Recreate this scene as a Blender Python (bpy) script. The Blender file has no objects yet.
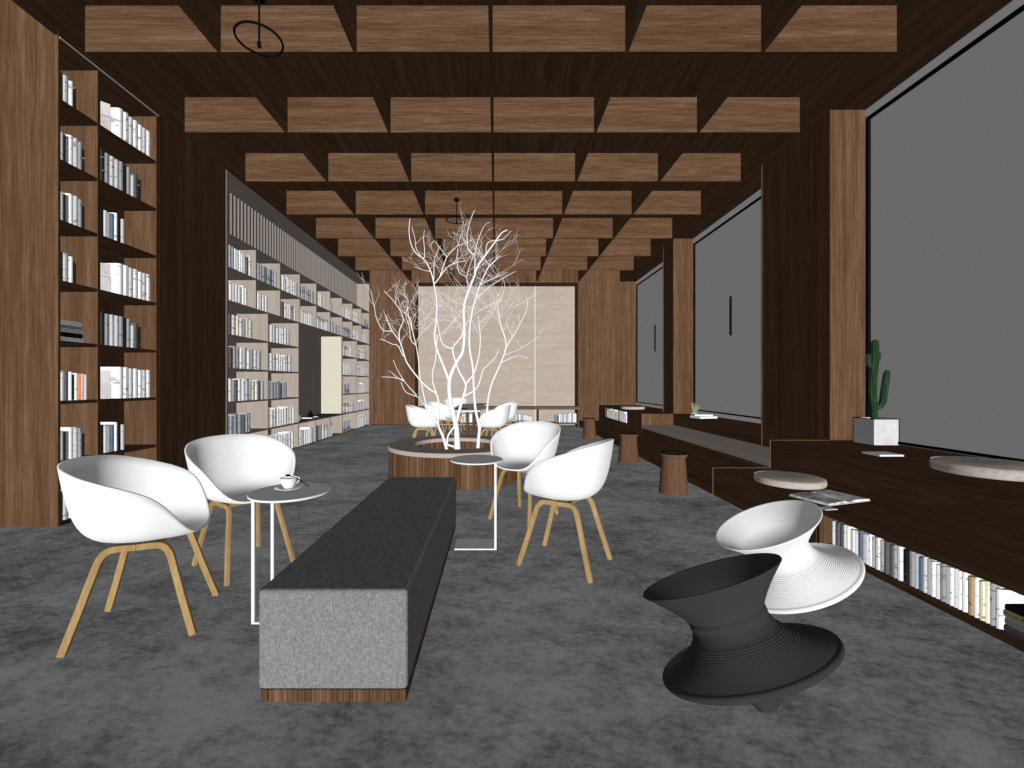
import bpy, bmesh, math, random
from mathutils import Vector, Matrix
PI = math.pi
C = bpy.context.scene.collection
rnd = random.Random(7)
CZ, F, VX, VY = 1.16, 430.0, 496.5, 384.0      # eye height, focal length and vanishing point (pixels of a 1024x768 frame)

def P(px, py, d):
    return Vector(((px - VX) * d / F, d, CZ + (VY - py) * d / F))

# ------------------------------------------------------------------ materials
def new_mat(name):
    m = bpy.data.materials.new(name); m.use_nodes = True
    nt = m.node_tree; b = nt.nodes['Principled BSDF']
    b.inputs['Roughness'].default_value = 0.9
    b.inputs['Specular IOR Level'].default_value = 0.0
    return m, nt, b

def ramp(nt, stops):
    r = nt.nodes.new('ShaderNodeValToRGB')
    els = r.color_ramp.elements
    while len(els) < len(stops): els.new(0.5)
    for e, (p, c) in zip(els, stops):
        e.position = p; e.color = (*c, 1)
    return r

def coords(nt, scale, kind='pos', rot=None):
    if kind == 'pos':
        src = nt.nodes.new('ShaderNodeNewGeometry').outputs['Position']
    else:
        src = nt.nodes.new('ShaderNodeTexCoord').outputs['Object']
    mp = nt.nodes.new('ShaderNodeMapping')
    mp.inputs['Scale'].default_value = scale
    if rot: mp.inputs['Rotation'].default_value = rot
    nt.links.new(src, mp.inputs['Vector'])
    return mp.outputs['Vector']

def plain(name, col, rough=0.9):
    m, nt, b = new_mat(name)
    n = nt.nodes.new('ShaderNodeTexNoise'); n.inputs['Scale'].default_value = 40
    nt.links.new(coords(nt, (1, 1, 1)), n.inputs['Vector'])
    r = ramp(nt, [(0.35, tuple(c * 0.97 for c in col)), (0.65, col)])
    nt.links.new(n.outputs['Fac'], r.inputs['Fac']); nt.links.new(r.outputs['Color'], b.inputs['Base Color'])
    b.inputs['Roughness'].default_value = rough
    return m

def wood(name, scale, dark, mid, light, plank=None, fine=1.0):
    """grain runs along the axis with the small scale value"""
    m, nt, b = new_mat(name)
    n1 = nt.nodes.new('ShaderNodeTexNoise'); n1.inputs['Scale'].default_value = 1.0
    n1.inputs['Detail'].default_value = 5; n1.inputs['Roughness'].default_value = 0.72
    nt.links.new(coords(nt, scale), n1.inputs['Vector'])
    n2 = nt.nodes.new('ShaderNodeTexNoise'); n2.inputs['Scale'].default_value = 1.0; n2.inputs['Detail'].default_value = 3
    nt.links.new(coords(nt, tuple(s * 0.16 for s in scale)), n2.inputs['Vector'])
    mx = nt.nodes.new('ShaderNodeMath'); mx.operation = 'MULTIPLY_ADD'
    nt.links.new(n1.outputs['Fac'], mx.inputs[0]); mx.inputs[1].default_value = 0.65 * fine
    m2 = nt.nodes.new('ShaderNodeMath'); m2.operation = 'MULTIPLY'; m2.inputs[1].default_value = 1 - 0.65 * fine
    nt.links.new(n2.outputs['Fac'], m2.inputs[0]); nt.links.new(m2.outputs[0], mx.inputs[2])
    r = ramp(nt, [(0.36, dark), (0.5, mid), (0.64, light)])
    nt.links.new(mx.outputs[0], r.inputs['Fac'])
    out = r.outputs['Color']
    if plank:
        ax, w = plank
        s = nt.nodes.new('ShaderNodeSeparateXYZ')
        nt.links.new(nt.nodes.new('ShaderNodeNewGeometry').outputs['Position'], s.inputs[0])
        dv = nt.nodes.new('ShaderNodeMath'); dv.operation = 'DIVIDE'; dv.inputs[1].default_value = w
        nt.links.new(s.outputs[ax], dv.inputs[0])
        fl = nt.nodes.new('ShaderNodeMath'); fl.operation = 'FLOOR'; nt.links.new(dv.outputs[0], fl.inputs[0])
        wn = nt.nodes.new('ShaderNodeTexWhiteNoise'); wn.noise_dimensions = '1D'
        nt.links.new(fl.outputs[0], wn.inputs['W'])
        mr = nt.nodes.new('ShaderNodeMapRange'); mr.inputs['To Min'].default_value = 0.86; mr.inputs['To Max'].default_value = 1.1
        nt.links.new(wn.outputs['Value'], mr.inputs['Value'])
        vm = nt.nodes.new('ShaderNodeVectorMath'); vm.operation = 'SCALE'
        nt.links.new(out, vm.inputs[0]); nt.links.new(mr.outputs[0], vm.inputs['Scale'])
        out = vm.outputs[0]
    nt.links.new(out, b.inputs['Base Color'])
    return m

WD, WM, WL = (0.070, 0.035, 0.018), (0.108, 0.058, 0.031), (0.165, 0.098, 0.060)
M = {}
M['wood_v'] = wood('wood_vertical_grain', (85, 85, 2.6), WD, WM, WL, plank=('X', 0.46))
M['wood_y'] = wood('wood_grain_along_room', (85, 3, 85), WD, WM, WL)
M['wood_x'] = wood('wood_grain_across_room', (4, 75, 75), WD, WM, WL)
M['wood_s'] = wood('wood_slatted_planter', (150, 150, 1.2), (0.035, 0.016, 0.008), (0.10, 0.052, 0.026), (0.24, 0.14, 0.08))
M['wood_stool'] = wood('wood_stool', (60, 60, 1.5), (0.09, 0.047, 0.026), (0.12, 0.065, 0.038), (0.15, 0.085, 0.052))
M['stool_edge'] = plain('wood_edge_band', (0.2, 0.12, 0.075))
M['oak'] = wood('oak_legs', (70, 70, 6), (0.28, 0.175, 0.07), (0.36, 0.235, 0.1), (0.44, 0.3, 0.14), fine=0.8)
M['shelf'] = wood('pale_grey_oak', (50, 50, 2.0), (0.29, 0.245, 0.21), (0.33, 0.28, 0.24), (0.37, 0.32, 0.28))
M['cream'] = plain('cream_board', (0.56, 0.53, 0.42))
M['white'] = plain('white_plastic', (0.82, 0.82, 0.82))
M['whitemetal'] = plain('white_metal', (0.82, 0.82, 0.82))
M['black'] = plain('black_metal', (0.006, 0.006, 0.006))
M['blackshell'] = plain('black_plastic', (0.041, 0.041, 0.042))
M['blind'] = plain('grey_window_blind', (0.84, 0.84, 0.84))
M['winframe'] = plain('pale_window_frame', (0.93, 0.93, 0.93))
M['stone'] = wood('planter_stone', (8, 8, 30), (0.37, 0.32, 0.29), (0.41, 0.35, 0.32), (0.44, 0.38, 0.35))
M['cushion'] = wood('cushion_fabric', (25, 25, 70), (0.36, 0.31, 0.27), (0.46, 0.41, 0.37), (0.56, 0.50, 0.45))
M['seatpad'] = plain('seat_pad_fabric', (0.46, 0.41, 0.37))
M['soil'] = plain('dark_soil', (0.03, 0.02, 0.015))
M['cactus'] = wood('cactus_green', (60, 60, 4), (0.004, 0.012, 0.006), (0.018, 0.042, 0.02), (0.038, 0.078, 0.036))
M['leaf'] = plain('pale_leaf', (0.35, 0.42, 0.2))
M['tree'] = plain('white_bark', (0.87, 0.86, 0.86))
M['conc'] = wood('white_concrete', (25, 25, 25), (0.5, 0.5, 0.5), (0.58, 0.58, 0.58), (0.66, 0.66, 0.66))
M['table'] = wood('pale_table_wood', (3, 40, 40), (0.6, 0.55, 0.5), (0.68, 0.64, 0.6), (0.75, 0.7, 0.66))
M['coffee'] = plain('coffee', (0.05, 0.02, 0.01))
M['redwood'] = plain('dark_red_plinth', (0.07, 0.035, 0.024))
M['print'] = wood('printed_page', (12, 12, 12), (0.2, 0.2, 0.2), (0.75, 0.75, 0.74), (0.9, 0.9, 0.9))

def floor_mat():
    m, nt, b = new_mat('mottled_grey_floor')
    a = nt.nodes.new('ShaderNodeTexNoise'); a.inputs['Scale'].default_value = 1.0; a.inputs['Detail'].default_value = 15
    a.inputs['Roughness'].default_value = 0.80; a.inputs['Distortion'].default_value = 0.12
    nt.links.new(coords(nt, (6.0, 8.5, 1), rot=(0, 0, 0.5)), a.inputs['Vector'])
    c = nt.nodes.new('ShaderNodeTexNoise'); c.inputs['Scale'].default_value = 0.7; c.inputs['Detail'].default_value = 4
    nt.links.new(coords(nt, (1.6, 2.4, 1), rot=(0, 0, 0.5)), c.inputs['Vector'])
    mx = nt.nodes.new('ShaderNodeMath'); mx.operation = 'MULTIPLY_ADD'; mx.inputs[1].default_value = 0.62
    nt.links.new(a.outputs['Fac'], mx.inputs[0])
    m2 = nt.nodes.new('ShaderNodeMath'); m2.operation = 'MULTIPLY'; m2.inputs[1].default_value = 0.38
    nt.links.new(c.outputs['Fac'], m2.inputs[0]); nt.links.new(m2.outputs[0], mx.inputs[2])
    g = nt.nodes.new('ShaderNodeTexNoise'); g.inputs['Scale'].default_value = 1; g.inputs['Detail'].default_value = 8; g.inputs['Roughness'].default_value = 0.7
    nt.links.new(coords(nt, (24, 40, 1), rot=(0, 0, 0.5)), g.inputs['Vector'])
    m3 = nt.nodes.new('ShaderNodeMath'); m3.operation = 'MULTIPLY_ADD'; m3.inputs[1].default_value = 0.34; 
    nt.links.new(g.outputs['Fac'], m3.inputs[0])
    m4 = nt.nodes.new('ShaderNodeMath'); m4.operation = 'SUBTRACT'; m4.inputs[1].default_value = 0.17
    nt.links.new(mx.outputs[0], m4.inputs[0]); nt.links.new(m4.outputs[0], m3.inputs[2]); mx = m3
    r = ramp(nt, [(0.36, (0.2, 0.2, 0.203)), (0.44, (0.38, 0.38, 0.385)), (0.50, (0.55, 0.55, 0.555)), (0.58, (0.74, 0.74, 0.74)), (0.7, (0.82, 0.82, 0.82))])
    nt.links.new(mx.outputs[0], r.inputs['Fac']); nt.links.new(r.outputs['Color'], b.inputs['Base Color'])
    return m
M['floor'] = floor_mat()

def fabric(name, c0, c1, c2, s=230):
    m, nt, b = new_mat(name)
    f = []
    for sc in ((s, s, s * 0.22), (s * 0.22, s * 0.22, s)):
        n = nt.nodes.new('ShaderNodeTexNoise'); n.inputs['Scale'].default_value = 1; n.inputs['Detail'].default_value = 2
        nt.links.new(coords(nt, sc), n.inputs['Vector']); f.append(n)
    ad = nt.nodes.new('ShaderNodeMath'); ad.operation = 'ADD'
    nt.links.new(f[0].outputs['Fac'], ad.inputs[0]); nt.links.new(f[1].outputs['Fac'], ad.inputs[1])
    hf = nt.nodes.new('ShaderNodeMath'); hf.operation = 'MULTIPLY'; hf.inputs[1].default_value = 0.5
    nt.links.new(ad.outputs[0], hf.inputs[0])
    r = ramp(nt, [(0.36, c0), (0.5, c1), (0.64, c2)])
    nt.links.new(hf.outputs[0], r.inputs['Fac']); nt.links.new(r.outputs['Color'], b.inputs['Base Color'])
    return m
M['fabric'] = fabric('grey_woven_fabric', (0.15, 0.15, 0.15), (0.2, 0.2, 0.2), (0.29, 0.29, 0.29), 300)
M['cloth'] = wood('beige_wall_fabric', (7, 7, 48), (0.335, 0.28, 0.235), (0.38, 0.325, 0.275), (0.43, 0.37, 0.32))

BOOKCOL = {'white': (0.88, 0.88, 0.88), 'off-white': (0.80, 0.78, 0.74), 'pale grey': (0.6, 0.6, 0.61), 'grey': (0.33, 0.33, 0.34),
           'dark grey': (0.12, 0.12, 0.125), 'black': (0.015, 0.015, 0.016), 'blue': (0.12, 0.16, 0.22), 'blue-grey': (0.36, 0.40, 0.46),
           'cream': (0.8, 0.75, 0.58), 'tan': (0.42, 0.3, 0.16), 'pink': (0.8, 0.5, 0.5), 'orange': (0.75, 0.25, 0.05),
           'pale pink': (0.85, 0.78, 0.77), 'teal-grey': (0.33, 0.4, 0.4)}
BM = {}
for nme, col in BOOKCOL.items():
    m, nt, b = new_mat('book_' + nme.replace('-', '_').replace(' ', '_'))
    oi = nt.nodes.new('ShaderNodeObjectInfo')
    n = nt.nodes.new('ShaderNodeTexNoise'); n.noise_dimensions = '4D'; n.inputs['Scale'].default_value = 1; n.inputs['Detail'].default_value = 3
    nt.links.new(coords(nt, (1.2, 1.2, 9), 'obj'), n.inputs['Vector'])
    ml = nt.nodes.new('ShaderNodeMath'); ml.operation = 'MULTIPLY'; ml.inputs[1].default_value = 50
    nt.links.new(oi.outputs['Random'], ml.inputs[0]); nt.links.new(ml.outputs[0], n.inputs['W'])
    dk = tuple(c * 0.45 for c in col) if sum(col) > 0.3 else tuple(c + 0.4 for c in col)
    r = ramp(nt, [(0.0, dk), (0.36, dk), (0.42, col), (1.0, col)] if sum(col) > 0.3 else [(0, col), (0.66, col), (0.69, dk), (1, dk)])
    nt.links.new(n.outputs['Fac'], r.inputs['Fac']); nt.links.new(r.outputs['Color'], b.inputs['Base Color'])
    BM[nme] = m
M['pages'] = plain('paper_pages', (0.8, 0.79, 0.75))

# ------------------------------------------------------------------ mesh helpers
def mesh_obj(name, verts, faces, mat, parent=None, smooth=False, mats=None, fmat=None):
    me = bpy.data.meshes.new(name); me.from_pydata([tuple(v) for v in verts], [], faces); me.update()
    for mm in (mats or [mat]): me.materials.append(mm)
    if fmat:
        for p, i in zip(me.polygons, fmat): p.material_index = i
    if smooth:
        for p in me.polygons: p.use_smooth = True
    o = bpy.data.objects.new(name, me); C.objects.link(o)
    if parent: o.parent = parent
    return o

class MB:
    def __init__(s): s.v = []; s.f = []
    def box(s, x0, x1, y0, y1, z0, z1, rot=None, org=None):
        i = len(s.v)
        vs = [Vector((x, y, z)) for z in (z0, z1) for y in (y0, y1) for x in (x0, x1)]
        if rot is not None: vs = [rot @ (v - (org or Vector())) + (org or Vector()) for v in vs]
        s.v += vs
        for q in ((0, 2, 3, 1), (4, 5, 7, 6), (0, 1, 5, 4), (1, 3, 7, 5), (3, 2, 6, 7), (2, 0, 4, 6)): s.f.append([i + k for k in q])
        return s
    def tube(s, pts, rad, n=6, cap=True, flat=None, up=None):
        pts = [Vector(p) for p in pts]; L = len(pts)
        if not hasattr(rad, '__len__'): rad = [rad] * L
        prev = None; base = len(s.v)
        for k in range(L):
            t = (pts[min(k + 1, L - 1)] - pts[max(k - 1, 0)])
            if t.length < 1e-9: t = Vector((0, 0, 1))
            t.normalize()
            if up is not None: a = Vector(up) - t * t.dot(Vector(up))
            elif prev is None: a = t.orthogonal()
            else: a = prev - t * prev.dot(t)
            if a.length < 1e-6: a = t.orthogonal()
            a.normalize(); prev = a; b = t.cross(a)
            for j in range(n):
                th = 2 * PI * j / n + (PI / n if flat else 0)
                sa, sb = (flat if flat else (1, 1))
                s.v.append(pts[k] + a * math.cos(th) * rad[k] * sa + b * math.sin(th) * rad[k] * sb)
        for k in range(L - 1):
            for j in range(n):
                j2 = (j + 1) % n
                s.f.append([base + k * n + j, base + k * n + j2, base + (k + 1) * n + j2, base + (k + 1) * n + j])
        if cap:
            s.f.append([base + j for j in range(n)][::-1]); s.f.append([base + (L - 1) * n + j for j in range(n)])
        return s
    def lathe(s, prof, n=48, c=(0, 0, 0), mat=None):
        base = len(s.v)
        for (r, z) in prof:
            for j in range(n):
                a = 2 * PI * j / n
                v = Vector((r * math.cos(a), r * math.sin(a), z))
                if mat is not None: v = mat @ v
                s.v.append(v + Vector(c))
        for k in range(len(prof) - 1):
            for j in range(n):
                j2 = (j + 1) % n
                s.f.append([base + k * n + j, base + k * n + j2, base + (k + 1) * n + j2, base + (k + 1) * n + j])
        return s
    def build(s, name, mat, parent=None, smooth=False, bevel=0, seg=2):
        o = mesh_obj(name, s.v, s.f, mat, parent, smooth)
        if bevel:
            b = o.modifiers.new('bevel', 'BEVEL'); b.width = bevel; b.segments = seg; b.limit_method = 'ANGLE'
        return o

def box(name, x0, x1, y0, y1, z0, z1, mat, parent=None, bevel=0, seg=2):
    return MB().box(x0, x1, y0, y1, z0, z1).build(name, mat, parent, bevel=bevel, seg=seg)

def tag(o, label=None, cat=None, group=None, kind=None):
    if label: o['label'] = label
    if cat: o['category'] = cat
    if group: o['group'] = group
    if kind: o['kind'] = kind
    return o

def thing(name, label, cat, loc=(0, 0, 0), rz=0, group=None):
    o = bpy.data.objects.new(name, None); C.objects.link(o)
    o.location = loc; o.rotation_euler = (0, 0, rz); o.empty_display_size = 0.1
    return tag(o, label, cat, group)

def dup(root, loc, rz, label, cat=None, group=None):
    def cp(o, par):
        c = o.copy(); C.objects.link(c); c.parent = par
        for ch in o.children: cp(ch, c)
        return c
    r = cp(root, None); r.location = loc; r.rotation_euler = (0, 0, rz); r['label'] = label
    if group: r['group'] = group
    return r

def S(o): o['kind'] = 'structure'; return o

def smooth_path(pts, sub=5):
    pts = [Vector(p) for p in pts]
    if len(pts) < 3: return pts
    out = []
    for i in range(len(pts) - 1):
        p0 = pts[max(i - 1, 0)]; p1 = pts[i]; p2 = pts[i + 1]; p3 = pts[min(i + 2, len(pts) - 1)]
        for k in range(sub):
            t = k / sub
            out.append(0.5 * ((2 * p1) + (p2 - p0) * t + (2 * p0 - 5 * p1 + 4 * p2 - p3) * t * t + (3 * p1 - p0 - 3 * p2 + p3) * t ** 3))
    out.append(pts[-1]); return out

# ------------------------------------------------------------------ room shell
XL, XB, YB = -3.555, -4.06, 12.05      # bookcase front plane, bookcase back plane, back wall
XW, XC = 3.91, 3.49                    # window plane, pillar inner face
ZF, ZC, ZL = 4.03, 4.43, 3.99          # beam bottoms, ceiling, left soffit
S(box('floor', -5.3, 4.3, -1.5, YB + 0.4, -0.1, 0, M['floor']))
S(box('ceiling', -5.3, 4.3, -1.5, YB + 0.4, ZC, ZC + 0.1, M['wood_y']))
S(box('trim_1', -5.3, -3.60, 3.496, YB, ZL + 0.003, ZC - 0.002, M['wood_y']))      # dropped soffit left
S(box('trim_2', XC + 0.003, 4.3, -1.5, YB, ZF, ZC - 0.002, M['wood_y']))          # dropped soffit right
S(box('wall_left', -5.3, XL, 3.487, 3.495, 0.001, ZC - .003, M['wood_v']))
S(box('trim_30', XL - .026, XL - .001, -1.4, 3.486, ZL + .001, ZC - .002, M['wood_y']))
S(box('wall_left_pier', XL - 0.5, XL, 4.53, 5.65, 0.001, ZL, M['wood_v']))
w = MB(); w.box(-3.56, -2.285, YB, YB + .1, 0.001, ZC); w.box(2.285, 4.2, YB, YB + .1, 0.001, ZC); w.box(-2.285, 2.285, YB, YB + .1, 4.0, ZC)
S(w.build('wall_back', M['wood_v']))
S(box('wall_back_panel', -2.285, 2.285, YB + .14, YB + .2, 0.001, 4.0, M['cloth']))
fr = MB(); fr.box(-2.285, -2.215, YB + .07, YB + .13, 0.001, 4.0); fr.box(2.215, 2.285, YB + .07, YB + .13, 0.001, 4.0); fr.box(-2.215, 2.215, YB + .07, YB + .13, 3.925, 4.0)
S(fr.build('trim_3', plain('dark_reveal', (0.028, 0.014, 0.008))))
S(box('trim_4', 1.085, 1.097, YB + .13, YB + .139, 0.001, 3.925, M['winframe']))
S(box('baseboard_back', -3.5, -2.30, YB - .006, YB - .001, 0.001, 0.035, M['redwood']))
# beam lattice
S0 = 3.714; SY = 1.1877; SX = 1.1737; X0 = -3.569
n = 3
for k in range(-1, 7):
    y = S0 + k * SY
    n += 1
    S(box('trim_%d' % (n + 1), X0 + 0.016, X0 + 6 * SX - 0.016, y, y + 0.03, ZF, ZC - .001, M['wood_x']))
for i in range(7):
    n += 1; x = X0 + i * SX
    S(box('trim_%d' % (n + 1), x - .015, x + .015, -1.4, YB - .002, ZF - 0.0015, ZC - .002, M['wood_y']))
# pillars between the windows
for (a, b_) in ((0.5, 1.66), (4.5, 5.655), (8.49, 8.99)):
    n += 1
    z0 = 0.576
    S(box('trim_%d' % (n + 1), XC, 4.2, a, b_, z0 if a > 1 else 0.576, ZF - .001, M['wood_v']))
    n += 1
    if a > 1: S(box('trim_%d' % (n + 1), XC - .012, XC - .001, b_ - .012, b_, 0.36 if a < 5 else .576, ZF - .002, M['wood_v']))
# windows
def window(idx, y0, y1, zb, zt, x=XW):
    w = bpy.data.objects.new('window_%d' % idx, None); C.objects.link(w); w.location = (XW, y0, 0.6); S(w)
    def L(nm, *a):
        o = box(nm, *a); o.parent = w; o.matrix_parent_inverse = Matrix.Translation((-XW, -y0, -0.6)); return o
    L('pane', x + .03, x + .05, y0 + .02, y1 - .02, zb, zt, M['blind'])
    L('frame', x, x + .028, y0, y1, zt + .030, ZF - .002, M['winframe'])
    L('frame', x, x + .028, y0, y1, 0.578, zb - .026, M['winframe'])
    L('gasket', x, x + .03, y0, y1, zt, zt + .028, M['black'])
    L('gasket', x, x + .03, y0, y1, zb - .024, zb, M['black'])
    L('gasket', x - .004, x + .03, y1 - .03, y1 - .003, zb, zt, M['black'])
    if True:
        ym = (y0 + y1) / 2
        o = MB().tube([(x - .035, ym, 1.96), (x - .035, ym, 2.6)], .019, 8).build('pull_handle', M['black'], w)
        o.matrix_parent_inverse = Matrix.Translation((-XW, -y0, -0.6))
    return w
window(1, 1.66, 4.5, 0.604, 3.915, 3.862)
window(2, 5.655, 8.49, 0.667, 3.90, 3.885)
window(3, 8.99, YB - .01, 0.667, 3.905)
S(box('wall_right', 4.0, 4.2, -1.4, YB, 0.001, ZF - .002, M['wood_v']))

# ------------------------------------------------------------------ window benches
XS, XU = 2.268, 2.868
ZT, ZU, ZP = 0.281, 0.570, 0.14
bench = thing('window_bench', 'dark wood stepped bench with book niche under the near window', 'bench', (3, 1, 0))
def BP(par, nm, *a, **k):
    o = box(nm, *a, **k); o.parent = par; o.matrix_parent_inverse = Matrix.Translation(par.location).inverted(); return o
BP(bench, 'lower_seat', XS, XU - .001, 0.4, 4.5, ZT - .032, ZT, M['wood_y'])
BP(bench, 'upper_ledge', XU, XW + .08, 0.4, 4.5, 0.001, ZU, M['wood_y'])
BP(bench, 'plinth', XS + .01, XU - .002, 0.4, 3.02, 0.001, 0.042, M['wood_y'])
BP(bench, 'niche_divider', XS + .002, XU - .002, 3.022, 3.05, 0.001, ZT - .033, M['wood_v'])
BP(bench, 'side_panel', XS, XU - .002, 3.052, 4.5, 0.001, ZT - .033, M['wood_y'])
e = MB(); e.box(XS - .004, XU - .005, 4.503, 4.512, 0.002, ZT + .003); e.box(XU - .004, 3.48, 4.503, 4.512, 0.002, ZU + .003)
o = e.build('end_trim', M['stool_edge'], bench); o.matrix_parent_inverse = Matrix.Translation(bench.location).inverted()
for yy in (1.2, 2.1):
    pass
mid = thing('padded_bench', 'low window seat with a long grey pad between the two pillars', 'bench', (3, 6.5, 0))
BP(mid, 'platform', XS, XU, 4.514, 8.488, 0.001, ZP, M['wood_y'])
BP(mid, 'seat_base', XU + .001, XC + .3, 4.514, 8.488, 0.001, 0.288, M['wood_y'])
tag(BP(mid, 'seat_pad', XU + .001, XC - .0, 4.516, 8.486, 0.289, 0.352, M['seatpad'], bevel=.008), 'grey fabric seat pad')
BP(mid, 'back_ledge', XC + .001, XW + .08, 4.516, 8.486, 0.353, ZU, M['wood_y'])
far = thing('bench_block', 'dark wood bench with step and book niche below the far window', 'bench', (3, 10, 0))
BP(far, 'platform', XS, XU - .001, 8.49, YB - .01, 0.001, ZP, M['wood_y'])
m_ = BP(far, 'upper_block', XU, XW + .08, 8.49, 9.45, 0.001, ZU, M['wood_v'])
# niche in the far block
BP(far, 'upper_block', XU, XW + .08, 11.35, YB - .01, 0.001, ZU, M['wood_y'])
BP(far, 'niche_back', XU + .25, XW + .08, 9.452, 11.348, 0.001, ZU, M['wood_y'])
BP(far, 'niche_shelf', XU, XU + .248, 9.452, 11.348, 0.001, 0.29, M['wood_y'])
BP(far, 'niche_top', XU, XU + .248, 9.452, 11.348, ZU - .03, ZU, M['wood_y'])

# round cushions on the benches
def cushion(r, h, label, loc):
    pr = [(0, 0), (r - .03, 0), (r - .008, .006), (r, .02), (r, h - .02), (r - .008, h - .006), (r - .025, h), (0, h)]
    o = MB().lathe(pr, 64).build('round_cushion', M['cushion'], None, True); o.location = loc
    tag(o, label, 'cushion', 'round floor cushions on the window benches')
    # piped seam
    p = MB().tube([(math.cos(a * PI / 32) * (r - .004), math.sin(a * PI / 32) * (r - .004), h - .006) for a in range(65)], .003, 5, cap=False)
    p.build('piping', M['cushion'], o, True)
cushion(.268, .062, 'round beige cushion on the lower step beside the open book', (2.585, 3.80, ZT + .001))
cushion(.29, .07, 'round beige cushion on the upper ledge at the right picture edge', (3.26, 2.83, ZU + .001))
cushion(.27, .06, 'round beige cushion on the far bench block above its book niche', (3.2, 10.1, ZU + .001))

# ------------------------------------------------------------------ books
def book_mesh():
    """unit book: x from -1 (fore edge) to 0 (spine), y 0..1 thickness, z 0..1 height"""
    v = []; f = []; fm = []
    prof = [(-1, 0.0), (-.13, 0.0), (-.075, .07), (-.02, .24), (0, .5), (-.02, .76), (-.075, .93), (-.13, 1.0), (-1, 1.0)]
    n = len(prof)
    for z in (0, 1):
        for (x, y) in prof: v.append((x, y, z))
    for i in range(n - 1): f.append([i, i + 1, n + i + 1, n + i]); fm.append(0)
    inner = [(-1, .0), (-1, .999)]
    i0 = len(v)
    for z in (.0, 1.0): pass
    # page block recessed: top, bottom and fore edge
    pg = [(-.985, .08), (-.12, .08), (-.12, .92), (-.985, .92)]
    for z in (.015, .985):
        for (x, y) in pg: v.append((x, y, z))
    f += [[i0, i0 + 3, i0 + 2, i0 + 1], [i0 + 4, i0 + 5, i0 + 6, i0 + 7], [i0, i0 + 4, i0 + 7, i0 + 3], [i0, i0 + 1, i0 + 5, i0 + 4], [i0 + 3, i0 + 7, i0 + 6, i0 + 2]]; fm += [1] * 5
    # cover board edges (top/bottom closure of the spine and thin board rims)
    f.append([1, 2, 3, 4, 5, 6, 7][::-1]); fm.append(0); f.append([n + k for k in (1, 2, 3, 4, 5, 6, 7)]); fm.append(0)
    return v, f, fm
_bv, _bf, _bfm = book_mesh()
BMESH = {}; BFLAT = {}
_fl = [(v[0] if v[0] < -.5 or v[0] > .5 else v[0] * .25, v[1], v[2]) for v in _bv[:18]] + list(_bv[18:])
for nme in BOOKCOL:
    o = mesh_obj('book_proto', _bv, _bf, None, mats=[BM[nme], M['pages']], fmat=_bfm)
    for p in o.data.polygons[0:8]: p.use_smooth = False
    BMESH[nme] = o.data; bpy.data.objects.remove(o)
    o = mesh_obj('book_proto', _fl, _bf, None, mats=[BM[nme], M['pages']], fmat=_bfm); BFLAT[nme] = o.data; bpy.data.objects.remove(o)

ORD = ['first', 'second', 'third', 'fourth', 'fifth', 'sixth', 'seventh', 'eighth', 'ninth', 'tenth', 'eleventh', 'twelfth', 'thirteenth',
       'fourteenth', 'fifteenth', 'sixteenth', 'seventeenth', 'eighteenth', 'nineteenth', 'twentieth'] + ['%dth' % i for i in range(21, 60)]
BOOKS = []     # dicts: loc, rot(z), size(depth, thick, height), colour, where, group, lying, lean
def row(side, s0, items, xspine, z, where, group, reverse=False):
    """side L: spines face +x, books run along +y from s0; R: spines face -x, run from s0 toward -y; B: spines face -y run +x"""
    s = s0; k = 0; sg = -1 if side == 'R' else 1
    for it in items:
        t, h, col = it[0], it[1], it[2]
        dep = it[3] if len(it) > 3 and it[3] else 0.19
        lean = it[4] if len(it) > 4 else 0
        if col is None: s += sg * t; continue
        BOOKS.append(dict(side=side, s=s, t=t - 0.0015, h=h, dep=dep, col=col, x=xspine, z=z, where=where, group=group, k=k, lean=lean, lying=False))
        s += sg * t; k += 1
    return s
def stack(side, s0, items, xspine, z, where, group):
    zz = z; k = 0
    for (L, t, col) in items:
        BOOKS.append(dict(side=side, s=s0 + rnd.uniform(0, .012), t=t, h=L, dep=.2, col=col, x=xspine, z=zz, where=where, group=group, k=k, lean=0, lying=True))
        zz += t + .001; k += 1

# ------------------------------------------------------------------ brown bookcase, near left
NB = thing('brown_bookcase', 'tall brown wooden bookcase in two columns beside the near left wall panel', 'bookcase', (XL, 3.54, 0))
def NP(nm, *a, mat=None, bevel=0):
    o = box(nm, *a, mat or M['wood_v']); o.parent = NB; o.matrix_parent_inverse = Matrix.Translation(NB.location).inverted(); return o
NX = -3.91
NP('side_panel', NX, XL - .002, 3.496, 3.508, 0.001, 3.985)
NP('divider', NX + .02, XL - .002, 3.835, 3.862, 0.03, 3.955)
NP('side_panel', NX, XL, 4.495, 4.528, 0.001, 3.985)
NP('back_panel', NX, NX + .018, 3.509, 4.494, 0.03, 3.955)
NP('top_panel', NX, XL - .002, 3.509, 4.494, 3.956, 3.985, mat=M['wood_y'])
NP('plinth', NX + .02, XL - .004, 3.509, 4.494, 0.001, 0.029, mat=M['redwood'])
tag(NP('edge_strip', XL - .001, XL + .004, 3.498, 4.525, 3.974, 3.984, mat=M['winframe']), 'pale strip along the top front edge')
ZS = [3.955 - .4935 * k for k in range(8)]       # undersides
for k in range(1, 8):
    for (a, b_) in ((3.509, 3.834), (3.863, 4.494)):
        NP('shelf', NX + .02, XL - .004, a, b_, ZS[k], ZS[k] + .028, mat=M['wood_y'])
gN = 'books in the brown bookcase'
D_ = math.radians
M['boxcard'] = wood('pale_pink_card', (9, 9, 9), (0.55, 0.5, 0.49), (0.72, 0.67, 0.66), (0.76, 0.71, 0.70))
W = lambda *a: a
A_short = [(.028, .235, 'grey'), (.022, .24, 'black'), (.055, .24, 'pale grey'), (.03, .225, 'white'), (.028, .19, 'black')]
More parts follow.
